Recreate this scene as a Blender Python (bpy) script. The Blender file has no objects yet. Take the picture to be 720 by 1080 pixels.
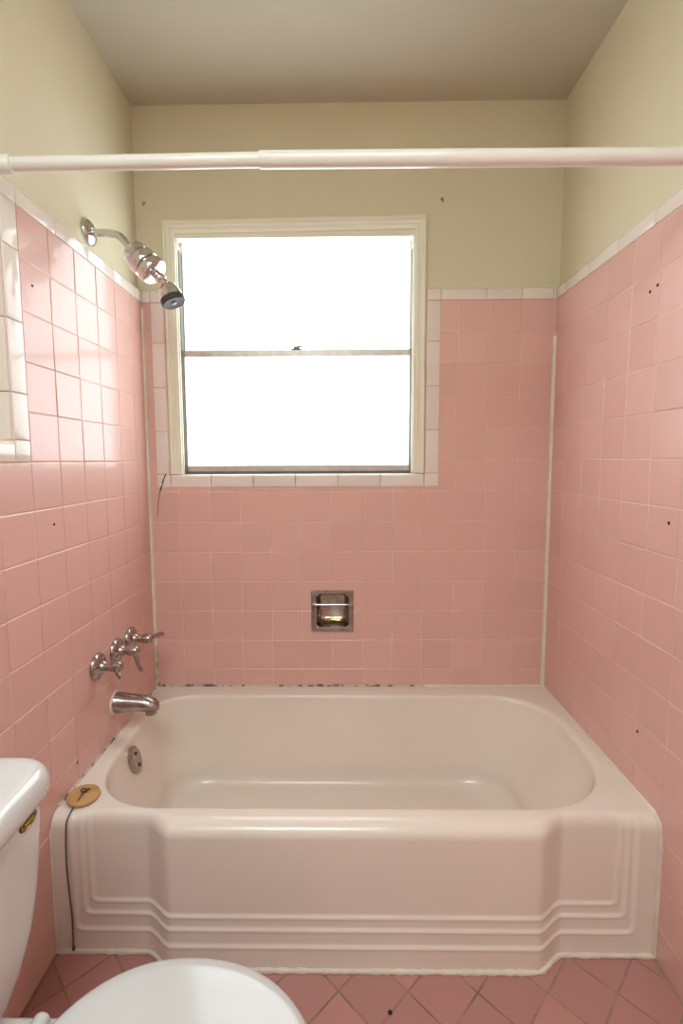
import bpy, bmesh, math, random
from mathutils import Vector, Matrix
R = math.radians
random.seed(7)
C = bpy.context.scene.collection
sc = bpy.context.scene

# ------------------------------------------------------------------ dimensions (metres)
T = 0.1095                      # wall tile pitch
XL, XR = -0.692, 0.7374         # tile faces of the side walls
OB, OR, OL = -0.0373, 0.1052, 0.0913
ZR, ZT = 1.728, 1.7689          # top of the pink tile, top of the white cap
DP = 0.0152                     # the tile stands this much proud of the plaster
H = 2.3747
YF = -2.75                      # wall behind the camera
TH = 0.12
RIM = 0.347                     # bathtub rim height
WX0, WX1, WZ0, WZ1 = -0.573, 0.2525, 1.132, 1.966   # window opening in the back wall

# ------------------------------------------------------------------ materials
def new_mat(name):
    m = bpy.data.materials.new(name); m.use_nodes = True
    nt = m.node_tree
    return m, nt, nt.nodes['Principled BSDF']

def mat(name, col, rough=0.5, metal=0.0, coat=0.0, var=0.0, scale=8.0, bump=0.0, bscale=120.0, col2=None, spec=None, crough=0.05, thr=(0.35, 0.65)):
    m, nt, b = new_mat(name)
    b.inputs['Roughness'].default_value = rough
    b.inputs['Metallic'].default_value = metal
    b.inputs['Coat Weight'].default_value = coat
    b.inputs['Coat Roughness'].default_value = crough
    if spec is not None: b.inputs['Specular IOR Level'].default_value = spec
    tc = nt.nodes.new('ShaderNodeNewGeometry')
    n = nt.nodes.new('ShaderNodeTexNoise'); n.inputs['Scale'].default_value = scale; n.inputs['Detail'].default_value = 4
    nt.links.new(tc.outputs['Position'], n.inputs['Vector'])
    mx = nt.nodes.new('ShaderNodeMix'); mx.data_type = 'RGBA'
    c2 = col2 or tuple(c * (1 - var) for c in col)
    mx.inputs[6].default_value = (*col, 1); mx.inputs[7].default_value = (*c2, 1)
    rp = nt.nodes.new('ShaderNodeMapRange'); rp.inputs[1].default_value = thr[0]; rp.inputs[2].default_value = thr[1]
    nt.links.new(n.outputs['Fac'], rp.inputs[0]); nt.links.new(rp.outputs[0], mx.inputs[0])
    nt.links.new(mx.outputs[2], b.inputs['Base Color'])
    if bump:
        n2 = nt.nodes.new('ShaderNodeTexNoise'); n2.inputs['Scale'].default_value = bscale; n2.inputs['Detail'].default_value = 3
        nt.links.new(tc.outputs['Position'], n2.inputs['Vector'])
        bp = nt.nodes.new('ShaderNodeBump'); bp.inputs['Strength'].default_value = 1; bp.inputs['Distance'].default_value = bump
        nt.links.new(n2.outputs['Fac'], bp.inputs['Height']); nt.links.new(bp.outputs['Normal'], b.inputs['Normal'])
    return m

def tile_mat(name, col, spread, rough, coat=0.0, wave=0.0006):
    """glazed ceramic: every tile has its own shade (attribute 'shade'), slightly wavy glaze"""
    m, nt, b = new_mat(name)
    b.inputs['Roughness'].default_value = rough; b.inputs['Coat Weight'].default_value = coat; b.inputs['Coat Roughness'].default_value = 0.07
    at = nt.nodes.new('ShaderNodeAttribute'); at.attribute_name = 'shade'
    mx = nt.nodes.new('ShaderNodeMix'); mx.data_type = 'RGBA'
    mx.inputs[6].default_value = (*(c * (1 - spread) for c in col), 1)
    mx.inputs[7].default_value = (*(min(1, c * (1 + spread)) for c in col), 1)
    nt.links.new(at.outputs['Fac'], mx.inputs[0]); nt.links.new(mx.outputs[2], b.inputs['Base Color'])
    g = nt.nodes.new('ShaderNodeNewGeometry')
    n = nt.nodes.new('ShaderNodeTexNoise'); n.inputs['Scale'].default_value = 26; n.inputs['Detail'].default_value = 2
    nt.links.new(g.outputs['Position'], n.inputs['Vector'])
    bp = nt.nodes.new('ShaderNodeBump'); bp.inputs['Strength'].default_value = 1; bp.inputs['Distance'].default_value = wave
    nt.links.new(n.outputs['Fac'], bp.inputs['Height']); nt.links.new(bp.outputs['Normal'], b.inputs['Normal']); nt.links.new(bp.outputs['Normal'], b.inputs['Coat Normal'])
    return m

M = {}
M['pink'] = tile_mat('pink_glazed_tile', (0.71, 0.425, 0.375), 0.03, 0.30, 0.28)
M['floor_tile'] = tile_mat('floor_tile', (0.47, 0.225, 0.205), 0.10, 0.32)
M['white_tile'] = tile_mat('white_cap_tile', (0.78, 0.70, 0.64), 0.03, 0.12)
M['grout'] = mat('grout', (0.80, 0.61, 0.50), 0.85, scale=9, col2=(0.68, 0.46, 0.36))
M['floor_grout'] = mat('floor_grout', (0.42, 0.27, 0.18), 0.9, var=0.4, scale=14)
M['plaster'] = mat('cream_wall_paint', (0.70, 0.640, 0.475), 0.75, spec=0.12, var=0.03, scale=3, bump=0.0006, bscale=170)
M['ceiling'] = mat('ceiling_paint', (0.54, 0.50, 0.41), 0.6, var=0.03, scale=3, bump=0.0010, bscale=140)
M['porcelain_pink'] = mat('bathtub_enamel', (0.80, 0.71, 0.63), 0.19, coat=0.0, var=0.03, scale=4)
M['china'] = mat('white_china', (0.64, 0.64, 0.63), 0.10, coat=0.4, var=0.01)
M['seat_plastic'] = mat('white_seat', (0.57, 0.57, 0.56), 0.18, coat=0.2)
M['chrome'] = mat('chrome', (0.72, 0.70, 0.69), 0.10, metal=1, var=0.1, scale=60)
M['old_chrome'] = mat('worn_chrome', (0.50, 0.46, 0.43), 0.17, metal=1, scale=70, col2=(0.36, 0.32, 0.30))
M['dark_face'] = mat('dark_nozzle_face', (0.045, 0.04, 0.04), 0.6)
M['nub'] = mat('nozzle_grey', (0.45, 0.45, 0.46), 0.4)
M['rod'] = mat('rod_white_plastic', (0.80, 0.77, 0.72), 0.28, coat=0.2)
M['wood_white'] = mat('cream_gloss_paint', (0.80, 0.76, 0.62), 0.3, coat=0.1, var=0.03)
M['alu'] = mat('aluminium_frame', (0.60, 0.55, 0.50), 0.40, metal=0.55, var=0.15, scale=30)
M['dark_track'] = mat('dark_track', (0.12, 0.11, 0.09), 0.6)
M['latch'] = mat('latch_metal', (0.16, 0.15, 0.14), 0.4, metal=0.7)
M['caulk'] = mat('caulk', (0.78, 0.69, 0.58), 0.5, var=0.12, scale=20)
M['mould'] = mat('moulded_caulk', (0.62, 0.53, 0.44), 0.7, scale=42, col2=(0.09, 0.075, 0.07), thr=(.5, .62))
M['tan'] = mat('tan_rubber', (0.58, 0.33, 0.13), 0.55, scale=30, col2=(0.46, 0.25, 0.09))
M['chain'] = mat('chain_metal', (0.14, 0.115, 0.09), 0.4, metal=0.6)
M['gold'] = mat('gold_metal', (0.62, 0.40, 0.10), 0.25, metal=0.9)
M['bronze'] = mat('dark_bronze', (0.07, 0.055, 0.04), 0.35, metal=0.5)
M['hook'] = mat('tarnished_hook', (0.30, 0.235, 0.15), 0.5, metal=0.3)
M['hole'] = mat('dark_hole', (0.02, 0.017, 0.015), 0.9)
M['door'] = mat('door_paint', (0.78, 0.75, 0.68), 0.4)

def glow(name, col, strength, rough):
    m, nt, b = new_mat(name)
    b.inputs['Base Color'].default_value = (0.8, 0.8, 0.8, 1)
    b.inputs['Roughness'].default_value = rough
    b.inputs['Emission Color'].default_value = (*col, 1)
    b.inputs['Emission Strength'].default_value = strength
    return m
M['pane'] = glow('frosted_daylit_glass', (0.88, 1.0, 1.03), 3.9, 0.35)
M['fill_panel'] = glow('fill_panel_glow', (0.83, 1.0, 1.05), 9.8, 0.3)  # glowing surface of the added fill panel

# ------------------------------------------------------------------ mesh helper
class MB:
    def __init__(s): s.v = []; s.f = []; s.shade = []
    def add(s, vs, fs, shade=0.5):
        o = len(s.v); s.v += [tuple(p) for p in vs]
        for f in fs: s.f.append(tuple(o + i for i in f)); s.shade.append(shade)
    def box(s, x0, x1, y0, y1, z0, z1):
        vs = [(x, y, z) for x in (x0, x1) for y in (y0, y1) for z in (z0, z1)]
        s.add(vs, [(0, 1, 3, 2), (4, 6, 7, 5), (0, 4, 5, 1), (2, 3, 7, 6), (0, 2, 6, 4), (1, 5, 7, 3)])
    def rings(s, rings, closed=True, cap0=False, cap1=False):
        n = len(rings[0]); vs = [p for r in rings for p in r]; fs = []
        for i in range(len(rings) - 1):
            for j in range(n if closed else n - 1):
                k = (j + 1) % n
                fs.append((i * n + j, i * n + k, (i + 1) * n + k, (i + 1) * n + j))
        if cap0: fs.append(tuple(range(n - 1, -1, -1)))
        if cap1: fs.append(tuple((len(rings) - 1) * n + j for j in range(n)))
        s.add(vs, fs)
    def tube(s, path, rad, n=16, cap=True):
        pts = [Vector(p) for p in path]
        rs = rad if isinstance(rad, (list, tuple)) else [rad] * len(pts)
        rings = []; u = None
        for i, p in enumerate(pts):
            t = (pts[min(i + 1, len(pts) - 1)] - pts[max(i - 1, 0)]).normalized()
            if u is None:
                u = t.orthogonal().normalized()
            u = (u - t * u.dot(t)).normalized(); w = t.cross(u)
            rings.append([p + (u * math.cos(a) + w * math.sin(a)) * rs[i] for a in [2 * math.pi * k / n for k in range(n)]])
        s.rings(rings, True, cap, cap)
    def lathe(s, prof, org, axis, n=32, sx=1.0):
        """prof: (radius, distance along axis)"""
        a = Vector(axis).normalized(); u = a.orthogonal().normalized(); w = a.cross(u); o = Vector(org)
        rings = [[o + a * d + (u * math.cos(t) + w * math.sin(t)) * max(r, 1e-5) for t in [2 * math.pi * k / n for k in range(n)]] for r, d in prof]
        s.rings(rings, True, prof[0][0] > 1e-4, prof[-1][0] > 1e-4)
    def build(s, name, m, parent=None, smooth=True, bevel=0.0, angle=40, seg=2, fix=True):
        me = bpy.data.meshes.new(name)
        off = Vector((0, 0, 0)); p = parent
        while p is not None: off += p.location; p = p.parent
        me.from_pydata([tuple(Vector(v) - off) for v in s.v], [], s.f); me.update()
        at = me.attributes.new('shade', 'FLOAT', 'FACE')
        at.data.foreach_set('value', s.shade)
        if fix:
            bm = bmesh.new(); bm.from_mesh(me); bmesh.ops.recalc_face_normals(bm, faces=bm.faces); bm.to_mesh(me); bm.free()
        if smooth:
            me.polygons.foreach_set('use_smooth', [True] * len(me.polygons))
            me.set_sharp_from_angle(angle=R(angle))
        me.materials.append(m)
        o = bpy.data.objects.new(name, me); C.objects.link(o); o.parent = parent
        if bevel:
            b = o.modifiers.new('bevel', 'BEVEL'); b.width = bevel; b.segments = seg; b.limit_method = 'ANGLE'; b.angle_limit = R(35)
            b.harden_normals = False
        return o

def thing(name, label, cat, loc, group=None):
    o = bpy.data.objects.new(name, None); C.objects.link(o); o.location = loc; o.empty_display_size = 0.05
    o['label'] = label; o['category'] = cat
    if group: o['group'] = group
    return o
def tag(o, label, cat, group=None):
    o['label'] = label; o['category'] = cat
    if group: o['group'] = group
    return o
def structure(o): o['kind'] = 'structure'; return o

# ------------------------------------------------------------------ room shell
# back wall: a slab of boxes round the window opening and the soap dish recess
SX0, SX1, SZ0, SZ1 = -0.100, 0.027, 0.569, 0.698      # hole for the soap dish
def slab_holes(mb, u0, u1, v0, v1, holes, put):
    us = sorted({u0, u1, *[h[0] for h in holes], *[h[1] for h in holes]})
    vs = sorted({v0, v1, *[h[2] for h in holes], *[h[3] for h in holes]})
    us = [u for u in us if u0 <= u <= u1]; vs = [v for v in vs if v0 <= v <= v1]
    for a, b in zip(us, us[1:]):
        for c, d in zip(vs, vs[1:]):
            mu, mv = (a + b) / 2, (c + d) / 2
            if not any(h[0] < mu < h[1] and h[2] < mv < h[3] for h in holes): put(a, b, c, d)

mb = MB()
slab_holes(mb, XL - DP - TH, XR + DP + TH, 0, H, [(WX0, WX1, WZ0, WZ1), (SX0, SX1, SZ0, SZ1)], lambda a, b, c, d: mb.box(a, b, DP, DP + TH, c, d))
wall_back = structure(mb.build('wall_back', M['plaster'], smooth=False))
# left wall with a tiled recess beside the toilet
NY0, NY1, NZ0, NZ1 = -1.24, -0.690, 1.228, 1.722
mb = MB()
slab_holes(mb, YF - TH, DP, 0, H, [(NY0, NY1, NZ0, NZ1)], lambda a, b, c, d: mb.box(XL - DP - TH, XL - DP, a, b, c, d))
mb.box(XL - DP - TH, XL - DP - 0.085, NY0, NY1, NZ0, NZ1)
wall_left = structure(mb.build('wall_left', M['plaster'], smooth=False))
mb = MB(); mb.box(XR + DP, XR + DP + TH, YF - TH, DP, 0, H)
wall_right = structure(mb.build('wall_right', M['plaster'], smooth=False))
DX0, DX1, DZ = -0.42, 0.36, 2.03
mb = MB(); slab_holes(mb, XL - DP, XR + DP, 0, H, [(DX0, DX1, -1, DZ)], lambda a, b, c, d: mb.box(a, b, YF - TH, YF, c, d))
wall_front = structure(mb.build('wall_front', M['plaster'], smooth=False))
mb = MB(); mb.box(XL - DP - TH, XR + DP + TH, YF - TH, DP + TH, H, H + 0.1)
ceiling = structure(mb.build('ceiling', M['ceiling'], smooth=False))
mb = MB(); mb.box(XL - DP - TH, XR + DP + TH, YF - TH, DP + TH, -0.1, -0.0015)
floor = structure(mb.build('floor', M['floor_grout'], smooth=False))
# door behind the camera
d1 = structure(thing('door_1', '', '', (DX0, YF, 0)));  del d1['label']; del d1['category']
mb = MB(); mb.box(DX0 + .004, DX1 - .004, YF - 0.05, YF - 0.012, 0.004, DZ - .004); mb.build('door_panel', M['door'], d1, bevel=.002)
mb = MB(); mb.lathe([(.026, 0), (.026, .004), (.010, .006), (.010, .03), (.024, .036), (.028, .048), (.022, .06), (0, .063)], (DX0 + .07, YF - .012, .96), (0, 1, 0)); mb.build('door_knob', M['old_chrome'], d1)
mb = MB()
for a, b, c, d in ((DX0 - .06, DX0, 0, DZ + .06), (DX1, DX1 + .06, 0, DZ + .06), (DX0, DX1, DZ, DZ + .06)): mb.box(a, b, YF, YF + .014, c, d)
mb.build('door_casing', M['door'], d1, bevel=.003)

# ------------------------------------------------------------------ tiles
GAP = 0.0026
def tile_piece(mb, u0, u1, v0, v1, full, frame, tilt, shade, thick=0.0014, be=0.0020):
    """one tile (or the part of it left by a hole); full = original tile rectangle"""
    fu0, fu1, fv0, fv1 = full
    L = [be if abs(u0 - fu0) < 1e-6 else 0, be if abs(u1 - fu1) < 1e-6 else 0, be if abs(v0 - fv0) < 1e-6 else 0, be if abs(v1 - fv1) < 1e-6 else 0]
    cu, cv = (fu0 + fu1) / 2, (fv0 + fv1) / 2
    ta, tb, th = tilt
    def h(u, v): return th + ta * (u - cu) + tb * (v - cv)
    vs = []
    for (k, dz, base) in ((0.0, -thick, True), (0.0, -0.0008, False), (0.45, -0.00022, False), (1.0, 0, False)):
        a0, a1, b0, b1 = u0 + L[0] * k, u1 - L[1] * k, v0 + L[2] * k, v1 - L[3] * k
        for (u, v) in ((a0, b0), (a1, b0), (a1, b1), (a0, b1)):
            vs.append(frame(u, v, (-thick - 0.002) if base else h(u, v) + dz))
    fs = [(12, 13, 14, 15)]
    for i in range(3):
        for j in range(4):
            k = (j + 1) % 4
            fs.append((i * 4 + j, i * 4 + k, i * 4 + 4 + k, i * 4 + 4 + j))
    mb.add(vs, fs, shade)
def tile_field(mb, us, vs, holes, frame, tilt=0.008, rnd=None):
    rnd = rnd or random
    for u0, u1 in zip(us, us[1:]):
        for v0, v1 in zip(vs, vs[1:]):
            full = (u0 + GAP / 2, u1 - GAP / 2, v0 + GAP / 2, v1 - GAP / 2)
            if full[1] - full[0] < .004 or full[3] - full[2] < .004: continue
            sh = rnd.random(); tl = (rnd.gauss(0, tilt), rnd.gauss(0, tilt), rnd.gauss(0, .00012))
            k = .011 / max(.011, abs(tl[0]) + abs(tl[1])); tl = (tl[0] * k, tl[1] * k, max(-.00015, min(.00015, tl[2])))
            fu0, fu1, fv0, fv1 = full
            ca = sorted({fu0, fu1, *[x for hh in holes for x in hh[:2] if fu0 < x < fu1]})
            cb = sorted({fv0, fv1, *[x for hh in holes for x in hh[2:] if fv0 < x < fv1]})
            for a, b in zip(ca, ca[1:]):
                for c, d in zip(cb, cb[1:]):
                    if any(hh[0] < (a + b) / 2 < hh[1] and hh[2] < (c + d) / 2 < hh[3] for hh in holes): continue
                    tile_piece(mb, a, b, c, d, full, frame, tl, sh)
def grid(start, lo, hi):
    k0 = math.ceil((lo - start) / T - 1e-6); out = [lo]
    k = k0
    while start + k * T < hi - 1e-6:
        if start + k * T > lo + 1e-6: out.append(start + k * T)
        k += 1
    return out + [hi]
zs = grid(ZR, 0.0, ZR)
FB = lambda u, v, h: (u, -h, v)
FL = lambda u, v, h: (XL + h, u, v)
FR = lambda u, v, h: (XR - h, u, v)
WIN_HOLE = (-0.662, 0.342, 1.086, 1.80)
r1 = random.Random(3)
mb = MB(); tile_field(mb, grid(OB, XL, XR), zs, [WIN_HOLE, (SX0, SX1, SZ0, SZ1), (XL, -0.60, 1.7255, 1.8)], FB, .005, r1)
mb.build('wall_tile', M['pink'], wall_back, smooth=False)
mb = MB(); tile_field(mb, [YF] + grid(-OL, YF, 0)[1:], zs, [(NY0 - .05, -0.640, 1.1805, 1.80)], FL, .008, r1)
mb.build('wall_tile', M['pink'], wall_left, smooth=False)
mb = MB(); tile_field(mb, grid(-OR, YF, 0), zs, [], FR, .008, r1)
mb.build('wall_tile', M['pink'], wall_right, smooth=False)
# grout beds behind the tiles
G = 0.0012
mb = MB(); slab_holes(mb, XL - DP, XR + DP, 0, ZR + .03, [(-.614, .293, 1.10, 1.95), (SX0, SX1, SZ0, SZ1)], lambda a, b, c, d: mb.box(a, b, G, DP, c, d))
mb.build('grout_bed', M['grout'], wall_back, smooth=False)
mb = MB(); slab_holes(mb, YF, G, 0, ZR + .03, [(NY0, NY1, NZ0, NZ1)], lambda a, b, c, d: mb.box(XL - DP, XL - G, a, b, c, d))
mb.build('grout_bed', M['grout'], wall_left, smooth=False)
mb = MB(); mb.box(XR + G, XR + DP, YF, G, 0, ZR + .03)
mb.build('grout_bed', M['grout'], wall_right, smooth=False)

# white bullnose cap tiles: profile rounded on the outer edge
def cap_piece(mb, a0, a1, b0, b1, place, round_b1=True, round_a0=False, round_a1=False, round_b0=False, depth=DP, proud=0.0022, rad=0.009):
    """flat piece a0..a1 x b0..b1 whose chosen edges roll back to the wall"""
    g = 0.0011; a0 += g; a1 -= g; b0 += g; b1 -= g
    steps = [(0, 0.0), (.14, .02), (.4, .13), (.72, .42), (.93, .75), (1, 1.0)]
    rings = []
    sm = 0.0012
    def ring(k):  # k index
        f, dd = steps[k]
        r = lambda on: (rad * (1 - f)) if on else sm * (1 - min(1, f * 3))
        return a0 + r(round_a0), a1 - r(round_a1), b0 + r(round_b0), b1 - r(round_b1), dd
    vs = []
    for k in range(len(steps)):
        A0, A1, B0, B1, dd = ring(k); h = proud - dd * rad
        for a, b in ((A0, B0), (A1, B0), (A1, B1), (A0, B1)): vs.append(place(a, b, h))
    for a, b in ((a0, b0), (a1, b0), (a1, b1), (a0, b1)): vs.append(place(a, b, -depth))
    fs = [(0, 1, 2, 3)]
    for i in range(len(steps)):
        for j in range(4):
            k = (j + 1) % 4
            fs.append((i * 4 + j, i * 4 + k, i * 4 + 4 + k, i * 4 + 4 + j))
    mb.add(vs, fs, random.random())
def run(mb, a0, a1, joints, b0, b1, place, swap=False, **k):
    js = [a0] + [j for j in joints if a0 + .01 < j < a1 - .01] + [a1]
    for p, q in zip(js, js[1:]):
        if swap: cap_piece(mb, b0, b1, p, q, place, **k)
        else: cap_piece(mb, p, q, b0, b1, place, **k)
ZC = ZR - .002
mb = MB()
run(mb, 0.342, XR, [0.497, 0.62, 0.727], ZC, ZT, FB)
cap_piece(mb, 0.291, 0.342, ZC, ZT, FB, round_a0=True)
cap_piece(mb, XL, -0.662, ZC, ZT, FB); cap_piece(mb, -0.662, -0.6125, ZC, ZT, FB, round_a1=True)
vj = [1.132 + .1525 * k for k in range(1, 5)]
run(mb, 1.133, ZC, vj, 0.291, 0.342, FB, swap=True, round_b1=False, round_a0=True)
run(mb, 1.133, ZC, vj, -0.662, -0.6125, FB, swap=True, round_b1=False, round_a1=True)
cap_piece(mb, 0.291, 0.342, 1.086, 1.133, FB, round_b1=False); cap_piece(mb, -0.662, -0.612, 1.086, 1.133, FB, round_b1=False)
run(mb, -0.612, 0.291, [-.4665, -.3165, -.1655, -.0145, .136, .288], 1.086, 1.1335, FB, depth=.07)
mb.build('cap_tile', M['white_tile'], wall_back, angle=50)
mb = MB()
run(mb, -0.640, -0.004, [-.50, -.352, -.20, -.05], ZC, ZT, FL); run(mb, NY0 - .05, -0.640, [-.79, -.94, -1.09], ZC, ZT, FL); run(mb, YF, NY0 - .05, [YF + .1524 * k for k in range(1, 9)], ZC, ZT, FL)
nj = [1.228 + .1525 * k for k in range(1, 4)]; nj = [1.328, 1.48, 1.63]
run(mb, NZ0, ZC, nj, -0.690, -0.640, FL, swap=True, round_b1=False, round_a0=False, round_a1=False)
run(mb, NZ0, ZC, nj, NY0 - .05, NY0, FL, swap=True, round_b1=False, round_a1=True)
cap_piece(mb, -0.690, -0.640, 1.1805, NZ0, FL, round_b1=False); cap_piece(mb, NY0 - .05, NY0, 1.1805, NZ0, FL, round_b1=False)
run(mb, NY0, -0.690, [-.84, -.99, -1.14], 1.1805, NZ0, FL, round_b1=True)
mb.build('cap_tile', M['white_tile'], wall_left, angle=50)
mb = MB(); run(mb, YF, -0.004, [-.06 - .1524 * k for k in range(0, 16)][::-1], ZC, ZT, FR)
mb.build('cap_tile', M['white_tile'], wall_right, angle=50)
# recess lining: white tiles on the reveals
mb = MB()
X0 = XL - DP - .085
for z0, z1 in zip([NZ0] + nj, nj + [NZ1]):
    for y, s in ((NY1, -1), (NY0, 1)):
        place = (lambda yy, ss: lambda a, b, h: (a, yy + ss * (h + .004), b))(y, s)
        cap_piece(mb, X0 + .03, XL - .0005, z0, z1, place, round_b1=False, round_a1=True, rad=.004, depth=.006)
        cap_piece(mb, X0, X0 + .03, z0, z1, place, round_b1=False, depth=.006)
for y0, y1 in zip([NY0, -1.14, -.99, -.84], [-1.14, -.99, -.84, NY1]):
    cap_piece(mb, X0, XL - .010, y0, y1, lambda a, b, h: (a, b, NZ0 + h - .003), round_b1=False, depth=.003)
mb.build('recess_lining', M['white_tile'], wall_left, angle=50)

# floor: pink tiles laid on the diagonal
import itertools
def clip_poly(poly, ax, lim, keep_less):
    out = []
    for i in range(len(poly)):
        p, q = poly[i], poly[(i + 1) % len(poly)]
        ip = (p[ax] <= lim) == keep_less or p[ax] == lim; iq = (q[ax] <= lim) == keep_less or q[ax] == lim
        if ip: out.append(p)
        if ip != iq:
            t = (lim - p[ax]) / (q[ax] - p[ax]); out.append((p[0] + t * (q[0] - p[0]), p[1] + t * (q[1] - p[1])))
    return out
mb = MB(); FT = 0.1095; o = Vector((-0.012, -0.735)); s2 = math.sqrt(.5)
e1, e2 = Vector((s2, s2)), Vector((s2, -s2))
rf = random.Random(5)
for i in range(-24, 25):
    for j in range(-24, 25):
        g = 0.0021
        q = [o + e1 * (FT * i + a) + e2 * (FT * j + b) for a, b in ((g, g), (FT - g, g), (FT - g, FT - g), (g, FT - g))]
        poly = [(p.x, p.y) for p in q]
        for ax, lim, less in ((0, XL + .007, False), (0, XR - .007, True), (1, YF, False), (1, -.56, True)):
            if len(poly) > 2: poly = clip_poly(poly, ax, lim, less)
        if len(poly) < 3: continue
        n = len(poly); c = Vector((sum(p[0] for p in poly) / n, sum(p[1] for p in poly) / n))
        rings = []
        for k, z in ((0, -.0014), (0, -.0006), (1, 0.0)):
            rings.append([((p[0] + (c.x - p[0]) * .02 * k), (p[1] + (c.y - p[1]) * .02 * k), z) for p in poly])
        vs = [p for r in rings for p in r]; sh = rf.random()
        fs = [tuple(2 * n + t for t in range(n))]
        for a in range(2):
            for t in range(n):
                u = (t + 1) % n; fs.append((a * n + t, a * n + u, a * n + n + u, a * n + n + t))
        mb.add(vs, fs, sh)
mb.build('floor_tile', M['floor_tile'], floor, smooth=False)

# ------------------------------------------------------------------ caulk beads and the mark on the wall
def bead(name, path, r, m, n=8, wob=0.0, seed=1):
    rr = random.Random(seed); pts = []; rad = []
    for a, b in zip(path, path[1:]):
        a, b = Vector(a), Vector(b); k = max(2, int((b - a).length / .02))
        for i in range(k): pts.append(a.lerp(b, i / k))
    pts.append(Vector(path[-1]))
    for p in pts: rad.append(r * (1 + wob * rr.uniform(-1, 1)))
    mb = MB(); mb.tube(pts, rad, n); return structure(mb.build(name, m))
bead('trim_1', [(XR, 0, ZR - .125), (XR, 0, .56), (XR - .002, -.002, .46), (XR - .004, -.004, RIM)], .0085, M['caulk'], wob=.10, seed=2)
bead('trim_2', [(XL, 0, ZR - .02), (XL, 0, .50)], .0080, M['caulk'], wob=.12, seed=3)
bead('trim_3', [(XL, 0, .50), (XL + .002, -.002, RIM + .004)], .0085, M['mould'], wob=.2, seed=4)
bead('trim_4', [(XL + .004, -.002, RIM + .002), (.30, -.002, RIM + .002)], .0042, M['mould'], wob=.35, seed=5)
bead('trim_5', [(.30, -.002, RIM + .002), (XR, -.002, RIM + .002)], .0045, M['caulk'], wob=.2, seed=6)
bead('trim_6', [(XL + .001, -.01, RIM + .001), (XL + .001, -.62, RIM + .001)], .0036, M['mould'], wob=.3, seed=7)
bead('trim_7', [(XR - .001, -.004, RIM + .001), (XR - .001, -.630, RIM), (XR - .001, -.651, RIM - .016), (XR - .001, -.6575, RIM - .045), (XR - .001, -.6575, 0.004)], .0062, M['caulk'], wob=.18, seed=8)
bead('trim_8', [(XL + .001, -.632, RIM - .006), (XL + .001, -.656, RIM - .04), (XL + .001, -.6575, .004)], .0040, M['caulk'], wob=.2, seed=9)
mb = MB()
pts = [(-.6285, 1.135), (-.636, 1.118), (-.640, 1.108), (-.6415, 1.098), (-.648, 1.086), (-.655, 1.062), (-.662, 1.02), (-.664, .985)]
wd = [.0022, .0018, .0026, .0014, .0024, .0010, .0008, .0005]
mb.tube([(x, -.0015 - (.0012 if z > 1.086 else 0), z) for x, z in pts], wd, 6)
mb.build('crack', M['hole'], wall_back)
def spot(parent, place, r):
    mb = MB(); mb.lathe([(r * 1.25, 0), (r, .0012), (r * .5, .0004), (0, .0002)], place[0], place[1], 14); return mb.build('screw_hole', M['hole'], parent)
for y, z, r in ((-.597, 1.484 + .09, .0026), (-.569, 1.031, .0028), (-.530, .40, .0028)): spot(wall_left, ((XL, y, z), (1, 0, 0)), r)
for y, z, r in ((-.508, 1.578, .0032), (-.535, 1.584, .0032), (-.651, 1.60, .005), (-.645, 1.535, .004), (-.620, 1.036, .0035), (-.55, .50, .0032)): spot(wall_right, ((XR, y, z), (-1, 0, 0)), r)
spot(floor, ((.099, -.775, 0), (0, 0, 1)), .004)

# ------------------------------------------------------------------ window
win = structure(bpy.data.objects.new('window_1', None)); C.objects.link(win); win.location = (-.16, .02, 1.16)
def moulding(mb, prof, path_pts, dirs):
    """prof: (offset across from outer edge, height towards room)"""
    rings = [[(p[0] + d[0] * a, DP - h, p[1] + d[1] * a) for a, h in prof] for p, d in zip(path_pts, dirs)]
    mb.rings(rings, True, True, True)
prof = [(0, 0), (0, .017), (.003, .0205), (.008, .0205), (.011, .0165), (.016, .0135), (.022, .0125), (.024, .0145), (.028, .0145), (.032, .0125), (.040, .012), (.040, -.06), (.030, -.06), (.030, 0)]
CX0, CX1, CZ = -.6115, .2905, 2.004
mb = MB(); moulding(mb, prof, [(CX0, 1.134), (CX0, CZ - .006), (CX1, CZ + .002), (CX1, 1.134)], [(1, 0), (1, -1), (-1, -1), (-1, 0)])
mb.build('casing', M['wood_white'], win, angle=25)
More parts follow.
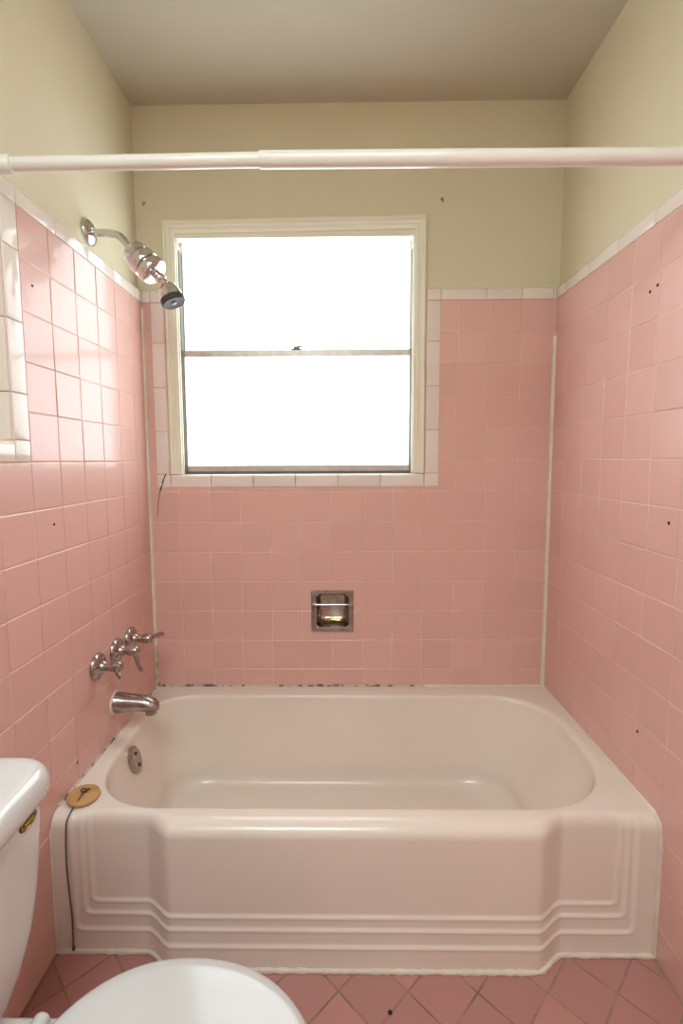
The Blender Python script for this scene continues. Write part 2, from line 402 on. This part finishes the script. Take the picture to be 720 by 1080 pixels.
# inner jamb / head stop, tracks
JX0, JX1, JZ1, JZ0 = CX0 + .040, CX1 - .040, CZ - .044, 1.1335
mb = MB(); mb.box(JX0, JX1, .012, .075, JZ1 - .016, JZ1 + .01); mb.box(JX0 - .001, JX0 + .004, .014, .024, JZ0, JZ1); mb.box(JX1 - .004, JX1 + .001, .014, .024, JZ0, JZ1)
mb.build('head_stop', M['wood_white'], win, bevel=.0015)
mb = MB(); mb.box(JX0, JX0 + .007, .024, .075, JZ0, JZ1 - .05); mb.box(JX1 - .006, JX1, .024, .075, JZ0, JZ1 - .05)
mb.box(JX0, JX1, .024, .078, 1.1335, 1.1415)
mb.build('track', M['dark_track'], win, bevel=.001)
GX0, GX1 = -.5635, .2445
ZM0, ZM1 = 1.5495, 1.5725
def sash(x0, x1, z0, z1, y0, y1, l, r, b, t, name):
    mb = MB(); mb.box(x0, x0 + l, y0, y1, z0, z1); mb.box(x1 - r, x1, y0, y1, z0, z1)
    mb.box(x0 + l, x1 - r, y0, y1, z0, z0 + b); mb.box(x0 + l, x1 - r, y0, y1, z1 - t, z1)
    f = mb.build(name, M['alu'], win, bevel=.0012)
    ym = (y0 + y1) / 2
    mb = MB(); mb.box(x0 + l - .002, x1 - r + .002, ym - .002, ym + .002, z0 + b - .002, z1 - t + .002); mb.build('pane', M['pane'], f, smooth=False)
    return f
up = sash(JX0 + .0045, JX1 - .0035, ZM0 + .004, JZ1 - .012, .052, .068, .0060, .0050, .012, .002, 'upper_sash')
lo = sash(JX0 + .0035, JX1 - .0030, 1.1420, ZM1, .036, .052, .0085, .0070, .0215, ZM1 - ZM0, 'lower_sash')
mb = MB(); lx = -.161
mb.box(lx - .018, lx + .018, .034, .052, ZM1, ZM1 + .004); mb.box(lx - .010, lx + .012, .036, .050, ZM1 + .004, ZM1 + .013); mb.box(lx + .004, lx + .021, .038, .044, ZM1 + .010, ZM1 + .015)
mb.build('latch', M['latch'], win, bevel=.0012)

# ------------------------------------------------------------------ bathtub
tub = thing('bathtub', 'blush pink alcove bathtub with a stepped bow front apron', 'bathtub', (0.02, -.35, 0))
X0t, X1t = XL + .0015, XR - .0015
YB, YA = -.0015, -.6455          # back edge, apron face at the ends
def bow(x):
    def ramp(t): t = max(0, min(1, t)); return t * t * (3 - 2 * t) * .6 + t * .4
    return .040 * min(ramp((x + .468) / .065), ramp((.516 - x) / .068))
def sstep(t): t = max(0, min(1, t)); return t * t * (3 - 2 * t)
PAN = [(.088, .129), (.071, .100), (.050, .061)]
def relief(x, z):
    """three nested steps down and out to the sides"""
    out = 0.0
    for k, (a, zb) in enumerate(PAN):
        r = .016
        # signed distance to region {x0+a < x < x1-a, z > zb}
        dx = max(X0t + a - x, x - (X1t - a)); dz = zb - z
        if dx > -r and dz > -r: d = math.hypot(dx + r, dz + r) - r
        else: d = max(dx, dz)
        out += .0036 * sstep((d + .004) / .008) + .0022 * math.exp(-((d - .002) / .004) ** 2)
    return out
NXF, NS = 300, 60
xf = [X0t + (X1t - X0t) * i / NXF for i in range(NXF + 1)]
# profile of the front roll: (outward offset from rim start line, z)
def ro(x): return .018 + .018 * bow(x) / .040
def apron_y(x, z): return YA + .002 - bow(x) - relief(x, z)
roll = []
for k in range(0, 11):
    a = math.pi / 2 * k / 10
    roll.append((math.sin(a), RIM - .030 * (1 - math.cos(a))))
zz = [.317 - (.317 - .0) * k / 110 for k in range(1, 111)]
rows = []
for off, z in roll:
    w = off
    rows.append([(x, (YA + .002 - bow(x) + ro(x)) - off * ro(x) - relief(x, z) * w, z) for x in xf])
for z in zz: rows.append([(x, apron_y(x, z) , z) for x in xf])
mb = MB()
mb.rings(rows, closed=False)
# end returns of the apron to the wall side (thin skirt backwards)
for xe, idx in ((X0t, 0), (X1t, NXF)):
    ra = [r[idx] for r in rows]; rb = [(xe, -.55, p[2]) for p in ra]
    mb.rings([ra, rb], closed=False)
# deck + basin: rings with matching parametrisation (front, right, back, left)
def outline_outer(z):
    fr = [(x, YA + .002 - bow(x) + ro(x), z) for x in xf]
    rt = [(X1t, fr[-1][1] + (YB - fr[-1][1]) * k / NS, z) for k in range(1, NS)]
    bk = [(X1t + (X0t - X1t) * k / NXF, YB, z) for k in range(NXF + 1)]
    lf = [(X0t, YB + (fr[0][1] - YB) * k / NS, z) for k in range(1, NS)]
    return fr + rt + bk + lf
def rr_outline(x0, x1, y0, y1, rl, rr, rbl, rbr, z, e=2.25):
    """rounded rectangle sampled with the same counts: corner arcs live on the front and back runs"""
    def corner(cx, cy, r, a0, a1, n):
        out = []
        for k in range(n + 1):
            a = a0 + (a1 - a0) * k / n; c, s = math.cos(a), math.sin(a)
            out.append((cx + r[0] * math.copysign(abs(c) ** (2 / e), c), cy + r[1] * math.copysign(abs(s) ** (2 / e), s)))
        return out
    NC = 50; nm = NXF - 2 * NC
    p = corner(x0 + rl[0], y0 + rl[1], rl, math.pi, 1.5 * math.pi, NC)
    q = corner(x1 - rr[0], y0 + rr[1], rr, 1.5 * math.pi, 2 * math.pi, NC)
    fr = p + [(p[-1][0] + (q[0][0] - p[-1][0]) * k / nm, y0) for k in range(1, nm)] + q
    s1 = corner(x1 - rbr[0], y1 - rbr[1], rbr, 0, .5 * math.pi, NC)
    rt = [(x1, fr[-1][1] + (s1[0][1] - fr[-1][1]) * k / NS) for k in range(1, NS)]
    t = corner(x0 + rbl[0], y1 - rbl[1], rbl, .5 * math.pi, math.pi, NC)
    bk = s1 + [(s1[-1][0] + (t[0][0] - s1[-1][0]) * k / nm, y1) for k in range(1, nm)] + t
    lf = [(x0, bk[-1][1] + (fr[0][1] - bk[-1][1]) * k / NS) for k in range(1, NS)]
    return [(a, b, z) for a, b in fr + rt + bk + lf]
A = dict(x0=-.648, x1=.706, y0=-.620, y1=-.068, rl=(.21, .19), rr=(.27, .25), rbl=(.15, .10), rbr=(.22, .20))
B = dict(x0=-.545, x1=.475, y0=-.535, y1=-.150, rl=(.13, .12), rr=(.14, .13), rbl=(.13, .12), rbr=(.14, .13))
def mixo(t, z, shrink=0.0):
    o = {}
    for k in A:
        a, b = A[k], B[k]
        o[k] = tuple(p + (q - p) * t for p, q in zip(a, b)) if isinstance(a, tuple) else a + (b - a) * t
    if shrink:
        cx, cy = (o['x0'] + o['x1']) / 2, (o['y0'] + o['y1']) / 2; f = 1 - shrink
        o['x0'] = cx + (o['x0'] - cx) * f; o['x1'] = cx + (o['x1'] - cx) * f; o['y0'] = cy + (o['y0'] - cy) * f; o['y1'] = cy + (o['y1'] - cy) * f
        for k in ('rl', 'rr', 'rbl', 'rbr'): o[k] = tuple(v * f for v in o[k])
    return rr_outline(z=z, **o)
out0 = outline_outer(RIM)
in0 = mixo(-.04, RIM - .001)
rings = [out0, [tuple(a + (b - a) * .5 for a, b in zip(p, q)) for p, q in zip(out0, in0)], in0]
for k in range(1, 9):           # rolled lip
    a = math.pi / 2 * k / 8; rings.append(mixo(-.04 + .10 * math.sin(a), RIM - .001 - .020 * (1 - math.cos(a))))
zf = .055
for k in range(1, 8):           # wall
    t = k / 8; rings.append(mixo(.06 + .58 * (t ** 1.15), (RIM - .021) + (zf + .055 - RIM + .021) * t))
for k in range(0, 9):           # fillet to the bottom
    a = math.pi / 2 * k / 8; rings.append(mixo(.64 + .36 * (1 - math.cos(a)) + .10 * math.sin(a) * 0, zf + .055 * (1 - math.sin(a)), .0))
for s in (.08, .25, .5, .75, .93, .995): rings.append(mixo(1.0, zf - .006 * s, s))
mb.rings(rings, closed=True)
mb.build('tub_shell', M['porcelain_pink'], tub, angle=60)
# overflow plate on the drain end wall
on_ = Vector((1, 0, .28)).normalized()
oc = Vector((-.626, -.345, .286))
mb = MB()
u = Vector((0, 1, 0)); w = on_.cross(u)
def oval(c, a, b, n=36): return [c + u * a * math.cos(2 * math.pi * k / n) + w * b * math.sin(2 * math.pi * k / n) for k in range(n)]
mb.rings([oval(oc - on_ * .012, .029, .041), oval(oc + on_ * .003, .029, .041), oval(oc + on_ * .0055, .026, .038), oval(oc + on_ * .007, .018, .026), oval(oc + on_ * .0075, .004, .006)], True, True, True)
ofp = mb.build('overflow_plate', M['old_chrome'], tub)
mb = MB(); mb.lathe([(.0055, 0), (.0055, .003), (.003, .0045), (0, .0046)], oc + on_ * .006 - w * .018, on_, 16); mb.build('screw', M['bronze'], ofp)
mb = MB(); mb.lathe([(.0055, 0), (.0055, .003), (.003, .0045), (0, .0046)], oc + on_ * .006 + w * .018, on_, 16); mb.build('screw', M['bronze'], ofp)
mb = MB(); mb.lathe([(.032, 0), (.032, .003), (.027, .0045), (.022, .002), (0, .001)], (-.43, -.345, zf - .001), (0, 0, 1)); mb.build('drain', M['old_chrome'], tub)
# caulk along the foot of the apron
rr_ = random.Random(11); pth = []; rad = []
for i in range(0, NXF + 1, 2): x = xf[i]; pth.append((x, apron_y(x, 0) - .001, .003)); rad.append(.0062 * (1 + .25 * rr_.uniform(-1, 1)))
mb = MB(); mb.tube(pth, rad, 8); structure(mb.build('trim_9', M['caulk']))

# ------------------------------------------------------------------ valves, spout, shower
def handle(y, z, ang, sweep, label):
    h = thing('faucet_handle', label, 'faucet handle', (XL, y, z), 'tub valve handles')
    o = (XL + .0005, y, z)
    mb = MB(); mb.lathe([(.038, 0), (.038, .0035), (.036, .008), (.030, .0115), (.023, .014), (.0175, .0175), (.0155, .024), (.0135, .027)], o, (1, 0, 0), 40); mb.build('escutcheon', M['old_chrome'], h)
    mb = MB(); mb.lathe([(.0125, .024), (.0125, .040), (.0145, .041), (.0155, .046), (.0155, .062), (.014, .068), (.010, .0715), (0, .073)], o, (1, 0, 0), 28); mb.build('stem', M['old_chrome'], h)
    # lever: flattened tapering arm
    d = Vector((sweep, math.cos(ang), math.sin(ang))).normalized(); n = Vector((1, 0, 0)); n = (n - d * n.dot(d)).normalized(); s = d.cross(n)
    c = Vector(o) + Vector((.058, 0, 0)); rings = []
    for t, wd, th, lift in ((0.0, .010, .009, 0), (.012, .0105, .009, 0), (.025, .008, .0065, .001), (.045, .0085, .0050, .002), (.058, .0095, .0045, .005), (.066, .0085, .004, .008), (.071, .004, .003, .010)):
        p = c + d * t + n * lift
        rings.append([p + s * wd * math.cos(2 * math.pi * k / 16) + n * th * math.sin(2 * math.pi * k / 16) for k in range(16)])
    mb = MB(); mb.rings(rings, True, True, True); mb.build('lever', M['old_chrome'], h)
    return h
handle(-.411, .606, R(182), .40, 'chrome lever handle nearest the toilet, first of three above the spout')
handle(-.299, .606, R(-86), .12, 'middle chrome lever handle pointing down, between two other handles')
handle(-.201, .606, R(-8), .24, 'chrome lever handle nearest the window wall, lever turned outwards')

sp = thing('tub_spout', 'chrome bathtub spout below the three lever handles', 'spout', (XL, -.320, .452))
so = Vector((XL, -.320, .452))
mb = MB(); rings = []
for k, (dx, rz, ry, zo) in enumerate([(.0005, .033, .031, 0), (.004, .033, .031, 0), (.008, .0315, .0295, 0), (.05, .0275, .027, -.001), (.085, .025, .0255, -.002), (.105, .0235, .0245, -.004), (.120, .020, .022, -.0075), (.129, .0145, .017, -.012), (.133, .007, .009, -.016), (.1335, .001, .001, -.018)]):
    rings.append([so + Vector((dx, ry * math.cos(2 * math.pi * i / 32), zo + rz * math.sin(2 * math.pi * i / 32))) for i in range(32)])
mb.rings(rings, True, True, True); mb.build('spout_body', M['old_chrome'], sp)
mb = MB(); mb.lathe([(.0155, 0), (.0165, .012), (.0165, .020), (.013, .020), (.012, .006)], so + Vector((.110, 0, -.0145)), (0, 0, -1), 24); mb.build('outlet', M['old_chrome'], sp)
mb = MB(); mb.lathe([(.0345, -.002), (.0352, .001), (.034, .004), (.032, .005)], so + Vector((.0015, 0, 0)), (1, 0, 0), 36); mb.build('caulk_ring', M['caulk'], sp)

sh = thing('wall_shower', 'chrome shower with a ribbed filter and round spray head on a bent wall arm', 'shower', (XL - DP, -.310, 1.818))
fo = Vector((XL - DP, -.310, 1.818))
fa = Vector((1, 0, -.04)).normalized()
mb = MB(); mb.lathe([(.035, .001), (.035, .004), (.032, .009), (.024, .013), (.013, .0145), (.0115, .013)], fo, (1, 0, 0), 40); mb.build('wall_flange', M['chrome'], sh)
arm = [fo, fo + Vector((.03, -.002, -.002)), fo + Vector((.062, -.006, -.005)), fo + Vector((.085, -.012, -.012)), fo + Vector((.102, -.018, -.024)), fo + Vector((.116, -.022, -.040)), fo + Vector((.129, -.0245, -.056))]
def smooth_path(pts, sub=6):
    out = []
    P = [pts[0]] + list(pts) + [pts[-1]]
    for i in range(1, len(P) - 2):
        for k in range(sub):
            t = k / sub; a, b, c, d = P[i - 1], P[i], P[i + 1], P[i + 2]
            out.append(.5 * ((2 * b) + (c - a) * t + (2 * a - 5 * b + 4 * c - d) * t * t + (3 * b - a - 3 * c + d) * t ** 3))
    out.append(pts[-1]); return out
mb = MB(); mb.tube(smooth_path(arm), .0105, 20); mb.build('shower_arm', M['chrome'], sh)
f0 = arm[-1]; fd = Vector((.086, -.006, -.086)).normalized()
f0 = f0 - fd * .006
fprof = [(.013, 0), (.015, .003), (.015, .008), (.026, .010), (.034, .013), (.037, .018), (.037, .036), (.033, .038), (.033, .043), (.0425, .045), (.044, .049), (.044, .066), (.0425, .069), (.036, .071), (.036, .075), (.0435, .077), (.045, .080), (.045, .094), (.043, .098), (.034, .103), (.020, .105), (.014, .107)]
mb = MB(); mb.lathe([(r * .90, d) for r, d in fprof], f0, fd, 48); mb.build('filter_body', M['chrome'], sh, angle=30)
j0 = f0 + fd * .105
mb = MB(); mb.lathe([(.0125, 0), (.0125, .008), (.015, .010), (.016, .016), (.014, .022), (.011, .025), (.011, .046)], j0, fd, 28); mb.build('ball_joint', M['chrome'], sh)
hd = Vector((.036, -.004, -.085)).normalized(); h0 = j0 + fd * .036
mb = MB(); mb.lathe([(.012, 0), (.0175, .003), (.0235, .010), (.028, .020), (.0305, .032), (.0315, .044)], h0, hd, 40); mb.build('spray_bell', M['chrome'], sh)
mb = MB(); mb.lathe([(.0317, .041), (.0328, .043), (.0328, .055), (.0305, .058), (.0265, .057), (.012, .0555), (0, .0555)], h0, hd, 40); fc = mb.build('spray_face', M['dark_face'], sh)
mb = MB(); mb.lathe([(.007, .055), (.007, .058), (.004, .0595), (0, .0595)], h0, hd, 20); mb.build('centre_cap', M['nub'], fc)

# ------------------------------------------------------------------ soap dish
sd = thing('soap_dish', 'square chrome soap dish with a grab bar set into the pink back wall', 'soap dish', (-.0365, 0, .633))
fx0, fx1, fz0, fz1 = -.1140, .0400, .5555, .7095
ix0, ix1, iz0, iz1 = -.0945, .0210, .5735, .6935
def rrect(x0, x1, z0, z1, r, y, n=8):
    out = []
    for cx, cz, a0 in ((x1 - r, z1 - r, 0), (x0 + r, z1 - r, 90), (x0 + r, z0 + r, 180), (x1 - r, z0 + r, 270)):
        for k in range(n + 1): a = R(a0 + 90 * k / n); out.append((cx + r * math.cos(a), y, cz + r * math.sin(a)))
    return out
mb = MB(); mb.rings([rrect(fx0, fx1, fz0, fz1, .003, .001), rrect(fx0, fx1, fz0, fz1, .003, -.004), rrect(fx0 + .003, fx1 - .003, fz0 + .003, fz1 - .003, .003, -.0065), rrect(ix0 - .004, ix1 + .004, iz0 - .004, iz1 + .004, .016, -.0065), rrect(ix0, ix1, iz0, iz1, .014, -.003), rrect(ix0, ix1, iz0, iz1, .014, .004)])
mb.build('frame', M['old_chrome'], sd, angle=30)
mb = MB(); mb.rings([rrect(ix0, ix1, iz0, iz1, .014, .003), rrect(ix0 + .001, ix1 - .001, iz0 + .001, iz1 - .001, .014, .030), rrect(ix0 + .005, ix1 - .005, iz0 + .006, iz1 - .005, .016, .050), rrect(ix0 + .016, ix1 - .016, iz0 + .016, iz1 - .016, .016, .060)], True, False, True)
mb.build('basin', M['old_chrome'], sd, angle=50, fix=True)
mb = MB(); mb.tube(smooth_path([Vector((fx0 + .006, -.006, .661)), Vector((fx0 + .010, -.014, .661)), Vector((fx0 + .03, -.017, .661)), Vector((fx1 - .03, -.017, .661)), Vector((fx1 - .010, -.014, .661)), Vector((fx1 - .006, -.006, .661))]), .0042, 12); mb.build('grab_bar', M['chrome'], sd)
mb = MB(); rings = []
for k in range(17):
    t = k / 16; x = ix0 + .010 + (ix1 - ix0 - .020) * t; zc = iz0 + .006 + .016 * math.sin(math.pi * t) ** .8
    rings.append([(x, .014 + .020 * math.cos(a), zc + .0032 * math.sin(a)) for a in [2 * math.pi * i / 12 for i in range(12)]])
mb.rings(rings, True, True, True); shape = mb.build('gold_arch', M['gold'], sd); shape['label'] = 'arched golden shape at the bottom of the recess'  # gold-coloured arched shape across the recess bottom

# ------------------------------------------------------------------ shower curtain rod
ry, rz = -.72, 1.7585
rod = thing('shower_curtain_rod', 'white telescopic shower curtain rod spanning above the bathtub', 'curtain rod', (0, ry, rz))
def rodz(x): return 1.7585 - .0015 * (abs(x + .05))
WL, WR = XL, XR
mb = MB(); mb.tube([(WL + .05, ry, 1.7575), (-.154, ry, 1.7605)], .0132, 28); mb.build('inner_tube', M['rod'], rod)
mb = MB(); mb.tube([(-.157, ry, 1.7605), (-.155, ry, 1.7605), (WR - .05, ry, 1.7565)], [.0148, .0155, .0155], 28); mb.build('outer_tube', M['rod'], rod)
for xw, s, r in ((WL, 1, .0132), (WR, -1, .0155)):
    mb = MB(); mb.lathe([(.024, .0035), (.024, .008), (.020, .012), (.0172, .018), (.0172, .052), (.0158, .0545), (r, .0548)], (xw, ry, 1.757), (s, 0, 0), 32); mb.build('end_cap', M['rod'], rod)

# ------------------------------------------------------------------ stopper with its chain
st = thing('tub_stopper', 'tan rubber tub stopper with a dark chain on the bathtub corner by the toilet', 'stopper', (-.646, -.592, RIM))
sn = Vector((.03, -.03, 1)).normalized(); s0 = Vector((-.6455, -.591, RIM + .0038))
mb = MB(); mb.lathe([(.034, -.001), (.0365, .000), (.038, .003), (.037, .0065), (.034, .008), (.020, .0078), (.017, .0088), (0, .0088)], s0, sn, 40); mb.build('stopper_disc', M['tan'], st)
rg = s0 + sn * .010
mb = MB(); mb.tube([rg + Vector((.007 * math.cos(a), .004, .006 * math.sin(a) + .004)) for a in [2 * math.pi * k / 16 for k in range(17)]], .0016, 8, cap=False)
mb.tube([rg + Vector((-.003, .0, .002)), rg + Vector((.006, .010, .004)), rg + Vector((.012, .013, .003))], .0022, 8); mb.build('ring', M['chain'], st)
cpath = [rg + Vector((0, 0, .001)), Vector((-.6455, -.612, RIM + .011)), Vector((-.649, -.629, RIM + .0055)), Vector((-.6505, -.6455, RIM - .002)), Vector((-.6512, -.6555, RIM - .011))]
for z in (.318, .30, .27, .22, .16, .10, .05, .012): cpath.append(Vector((-.652 + .003 * math.sin(z * 20), apron_y(-.652, z) - .0048, z)))
cp = smooth_path(cpath, 10)
mb = MB(); acc = 0; last = cp[0]; pos = [cp[0]]
for a, b in zip(cp, cp[1:]):
    seg = (b - a).length
    while acc + seg >= .0048:
        t = (.0048 - acc) / seg; a = a.lerp(b, t); seg = (b - a).length; acc = 0; pos.append(a.copy())
    acc += seg
for p in pos: mb.lathe([(0, -.0022), (.0016, -.0015), (.0023, 0), (.0016, .0015), (0, .0022)], p, (0, 0, 1), 8)
mb.tube(cp, .0013, 6)
mb.lathe([(0, -.006), (.003, -.005), (.0042, 0), (.003, .005), (0, .006)], pos[-1] + Vector((.002, -.001, .002)), (0, 0, 1), 10)
mb.build('bead_chain', M['chain'], st)

# ------------------------------------------------------------------ toilet
toi = thing('toilet', 'white two-piece toilet with lid down beside the bathtub', 'toilet', (-.40, -1.20, 0))
YC = -1.20
def srect(xb, xf_, hw, z, r=.05, bulge=.0, n=12):
    """tank section: flat back, rounded front corners, slightly bowed front"""
    out = []
    for (cx, cy, rr, a0) in ((xf_ - r, YC + hw - r, r, 0), (xb + .015, YC + hw - .015, .015, 90), (xb + .015, YC - hw + .015, .015, 180), (xf_ - r, YC - hw + r, r, 270)):
        for k in range(n + 1):
            a = R(a0 + 90 * k / n); p = [cx + rr * math.cos(a), cy + rr * math.sin(a)]
            out.append(p)
    res = []
    m = 20
    for i, p in enumerate(out):
        res.append(p)
        if i == len(out) - 1:   # front run
            q = out[0]
            for k in range(1, m): res.append([p[0] + (q[0] - p[0]) * k / m, p[1] + (q[1] - p[1]) * k / m])
    o2 = []
    for x, y in res:
        t = (y - YC) / hw
        bx = bulge * (1 - t * t) if x > xb + .05 else 0
        o2.append((x + bx, y, z))
    return o2
XB = XL + .006
mb = MB(); rings = []
for z, hw, xx, r in ((.360, .085, -.543, .03), (.366, .123, -.518, .045), (.378, .152, -.500, .055), (.40, .177, -.491, .06), (.43, .196, -.485, .06), (.47, .211, -.482, .055), (.52, .221, -.480, .05), (.57, .227, -.480, .045), (.62, .230, -.480, .04), (.664, .231, -.480, .04)):
    rings.append(srect(XB + .004, xx, hw, z, r, .010))
mb.rings(rings, True, True, True); tank = mb.build('tank', M['china'], toi, angle=50)
mb = MB(); rings = []
for z, d in ((.655, -.008), (.655, -.002), (.658, .001), (.668, .003), (.680, .003), (.690, .000), (.696, -.004), (.6995, -.010), (.7005, -.018)):
    rings.append(srect(XB, -.472 + d, .246 + d, z, .048, .010))
for s in (.05, .12): rings.append(srect(XB + .02 + s * .4, -.472 - s, .246 - s, .7005 + .0005, .04, .008))
mb.rings(rings, True, True, True); mb.build('tank_lid', M['china'], toi, angle=50)
# oval badge on the front of the tank
bc = Vector((-.4748, -1.030, .643)); mb = MB()
def ov(dx, a, b, n=32): return [bc + Vector((dx, a * math.cos(2 * math.pi * k / n), b * math.sin(2 * math.pi * k / n))) for k in range(n)]
mb.rings([ov(-.009, .020, .0115), ov(.001, .020, .0115), ov(.0022, .0187, .0104), ov(.0018, .0168, .0088)], True, True, True); bd = mb.build('badge', M['bronze'], toi); bd['label'] = 'dark oval badge with pale gold relief'
mb = MB()
def ring_at(a, b, r): return [bc + Vector((.0022, a * math.cos(2 * math.pi * k / 28), b * math.sin(2 * math.pi * k / 28))) for k in range(29)]
mb.tube(ring_at(.0160, .0082, 0), .0007, 6, cap=False); 
for dy in (-.009, -.0045, 0, .0045, .009): mb.tube([bc + Vector((.0022, dy - .002, -.0035)), bc + Vector((.0026, dy, .0038)), bc + Vector((.0022, dy + .002, -.0035))], .0008, 6)
mb.build('badge_relief', M['gold'], bd)
# bowl
def egg(cx, af, ab, b, z, n=64, e=2.2):
    out = []
    for k in range(n):
        t = 2 * math.pi * k / n; c, s = math.cos(t), math.sin(t); a = af if c > 0 else ab
        out.append((cx + a * math.copysign(abs(c) ** (2 / e), c), YC + b * math.copysign(abs(s) ** (2 / e), s), z))
    return out
mb = MB(); mb.rings([egg(-.34, .20, .22, .105, .001), egg(-.34, .20, .22, .105, .02), egg(-.34, .175, .21, .092, .05), egg(-.33, .165, .20, .088, .12), egg(-.31, .18, .20, .10, .20), egg(-.28, .215, .20, .135, .28), egg(-.255, .222, .19, .165, .335), egg(-.24, .222, .19, .178, .365), egg(-.24, .222, .19, .180, .375), egg(-.24, .215, .185, .174, .380), egg(-.24, .16, .14, .12, .380), egg(-.24, .14, .12, .10, .33), egg(-.26, .08, .08, .06, .24), egg(-.27, .03, .03, .03, .22)], True, True, True)
mb.build('bowl', M['china'], toi, angle=50)
mb = MB(); rings = []
for z, d in ((.10, -.02), (.30, -.008), (.355, -.003), (.368, 0), (.374, -.002), (.377, -.008)):
    rings.append(srect(XB + .02 , -.37 + d, .125 + d, z, .03, .0))
mb.rings(rings, True, True, True); mb.build('bowl_shelf', M['china'], toi, angle=50)
SXc = -.235
mb = MB(); mb.rings([egg(SXc, .212, .19, .184, .382), egg(SXc, .214, .192, .186, .386), egg(SXc, .214, .192, .186, .392), egg(SXc, .210, .190, .182, .397), egg(SXc, .12, .11, .10, .397), egg(SXc, .118, .108, .098, .384)], True, True, True); mb.build('seat', M['seat_plastic'], toi, angle=50)
mb = MB(); mb.rings([egg(SXc, .200, .183, .174, .3985), egg(SXc, .207, .188, .180, .400), egg(SXc, .208, .189, .181, .405), egg(SXc, .205, .187, .178, .4095), egg(SXc, .198, .182, .172, .4125), egg(SXc, .185, .17, .160, .414), egg(SXc, .12, .11, .10, .4155), egg(SXc, .02, .02, .02, .416)], True, True, True); mb.build('seat_lid', M['seat_plastic'], toi, angle=50)
for s in (1, -1):
    mb = MB(); y = YC + s * .088
    mb.tube([(-.428, y - .022, .393), (-.428, y - .020, .393), (-.428, y + .020, .393), (-.428, y + .022, .393)], [.008, .0115, .0115, .008], 18)
    mb.box(-.446, -.418, y - .018, y + .018, .3765, .392); mb.build('hinge', M['seat_plastic'], toi, bevel=.002)

# ------------------------------------------------------------------ little hooks and the added ceiling fill panel
for x, z, lab in ((-.675, 2.058, 'tiny metal hook in the upper back wall beside the left corner'), (.344, 2.059, 'tiny metal hook in the upper back wall right of the window')):
    hk = thing('wall_hook', lab, 'hook', (x, DP, z), 'curtain hooks above the window')
    mb = MB(); mb.lathe([(.005, 0), (.005, .0015), (.003, .003), (0, .0032)], (x, DP + .0004, z + .005), (0, -1, 0), 16); mb.build('screw', M['hook'], hk)
    mb = MB(); mb.tube([(x, DP - .001, z + .006), (x + .001, DP - .006, z), (x, DP - .008, z - .006), (x, DP - .012, z - .008), (x, DP - .014, z - .004)], .0019, 8); mb.build('hook_wire', M['hook'], hk)
LX, LY, LW, LD = -.25, -2.05, .90, .90
cl = thing('added_fill_panel', 'added square fill light panel on the ceiling, out of view', 'fill light', (LX, LY, H))  # unseen panel added to light the room from behind the camera
mb = MB(); mb.rings([[(LX + sx * (LW / 2 + d), LY + sy * (LD / 2 + d), H - z) for sx, sy in ((-1, -1), (1, -1), (1, 1), (-1, 1))] for d, z in ((.03, 0), (.03, .022), (.026, .026), (0, .026), (0, .018))]); mb.build('fill_frame', M['door'], cl, smooth=False)
mb = MB(); mb.box(LX - LW / 2 + .001, LX + LW / 2 - .001, LY - LD / 2 + .001, LY + LD / 2 - .001, H - .023, H - .015); mb.build('fill_diffuser', M['fill_panel'], cl, smooth=False)

# ------------------------------------------------------------------ world, camera, view
w = bpy.data.worlds.new('world'); sc.world = w; w.use_nodes = True
w.node_tree.nodes['Background'].inputs[0].default_value = (.93, 1, .99, 1); w.node_tree.nodes['Background'].inputs[1].default_value = 3.0
cam = bpy.data.objects.new('camera', bpy.data.cameras.new('camera')); C.objects.link(cam)
f, px, py = 501.1457, -5.5189, -9.4498
yaw, pitch, roll_ = -.0127, .0909, .005
def rayd(x, z):
    c, s = math.cos(roll_), math.sin(roll_); x, z = c * x + s * z, -s * x + c * z
    c, s = math.cos(pitch), math.sin(pitch); y, z = c + s * z, -s + c * z
    c, s = math.cos(yaw), math.sin(yaw); return Vector((c * x + s * y, -s * x + c * y, z))
fw = rayd(0, 0); rt = rayd(1, 0) - fw; upv = rayd(0, 1) - fw
m = Matrix((rt, upv, -fw)).transposed().to_4x4(); m.translation = (.0005, -1.6932, 1.1824)
cam.matrix_world = m
cam.data.sensor_fit = 'VERTICAL'; cam.data.sensor_height = 36; cam.data.lens = 36 * f / 1080
cam.data.shift_x = -px / 1080; cam.data.shift_y = py / 1080
cam.data.clip_start = .01
sc.camera = cam
sc.cycles.max_bounces = 10; sc.cycles.diffuse_bounces = 6; sc.cycles.glossy_bounces = 5
vs = sc.view_settings; vs.view_transform = 'Standard'; vs.look = 'None'; vs.exposure = 0.13; vs.gamma = 1.0; vs.use_curve_mapping = False
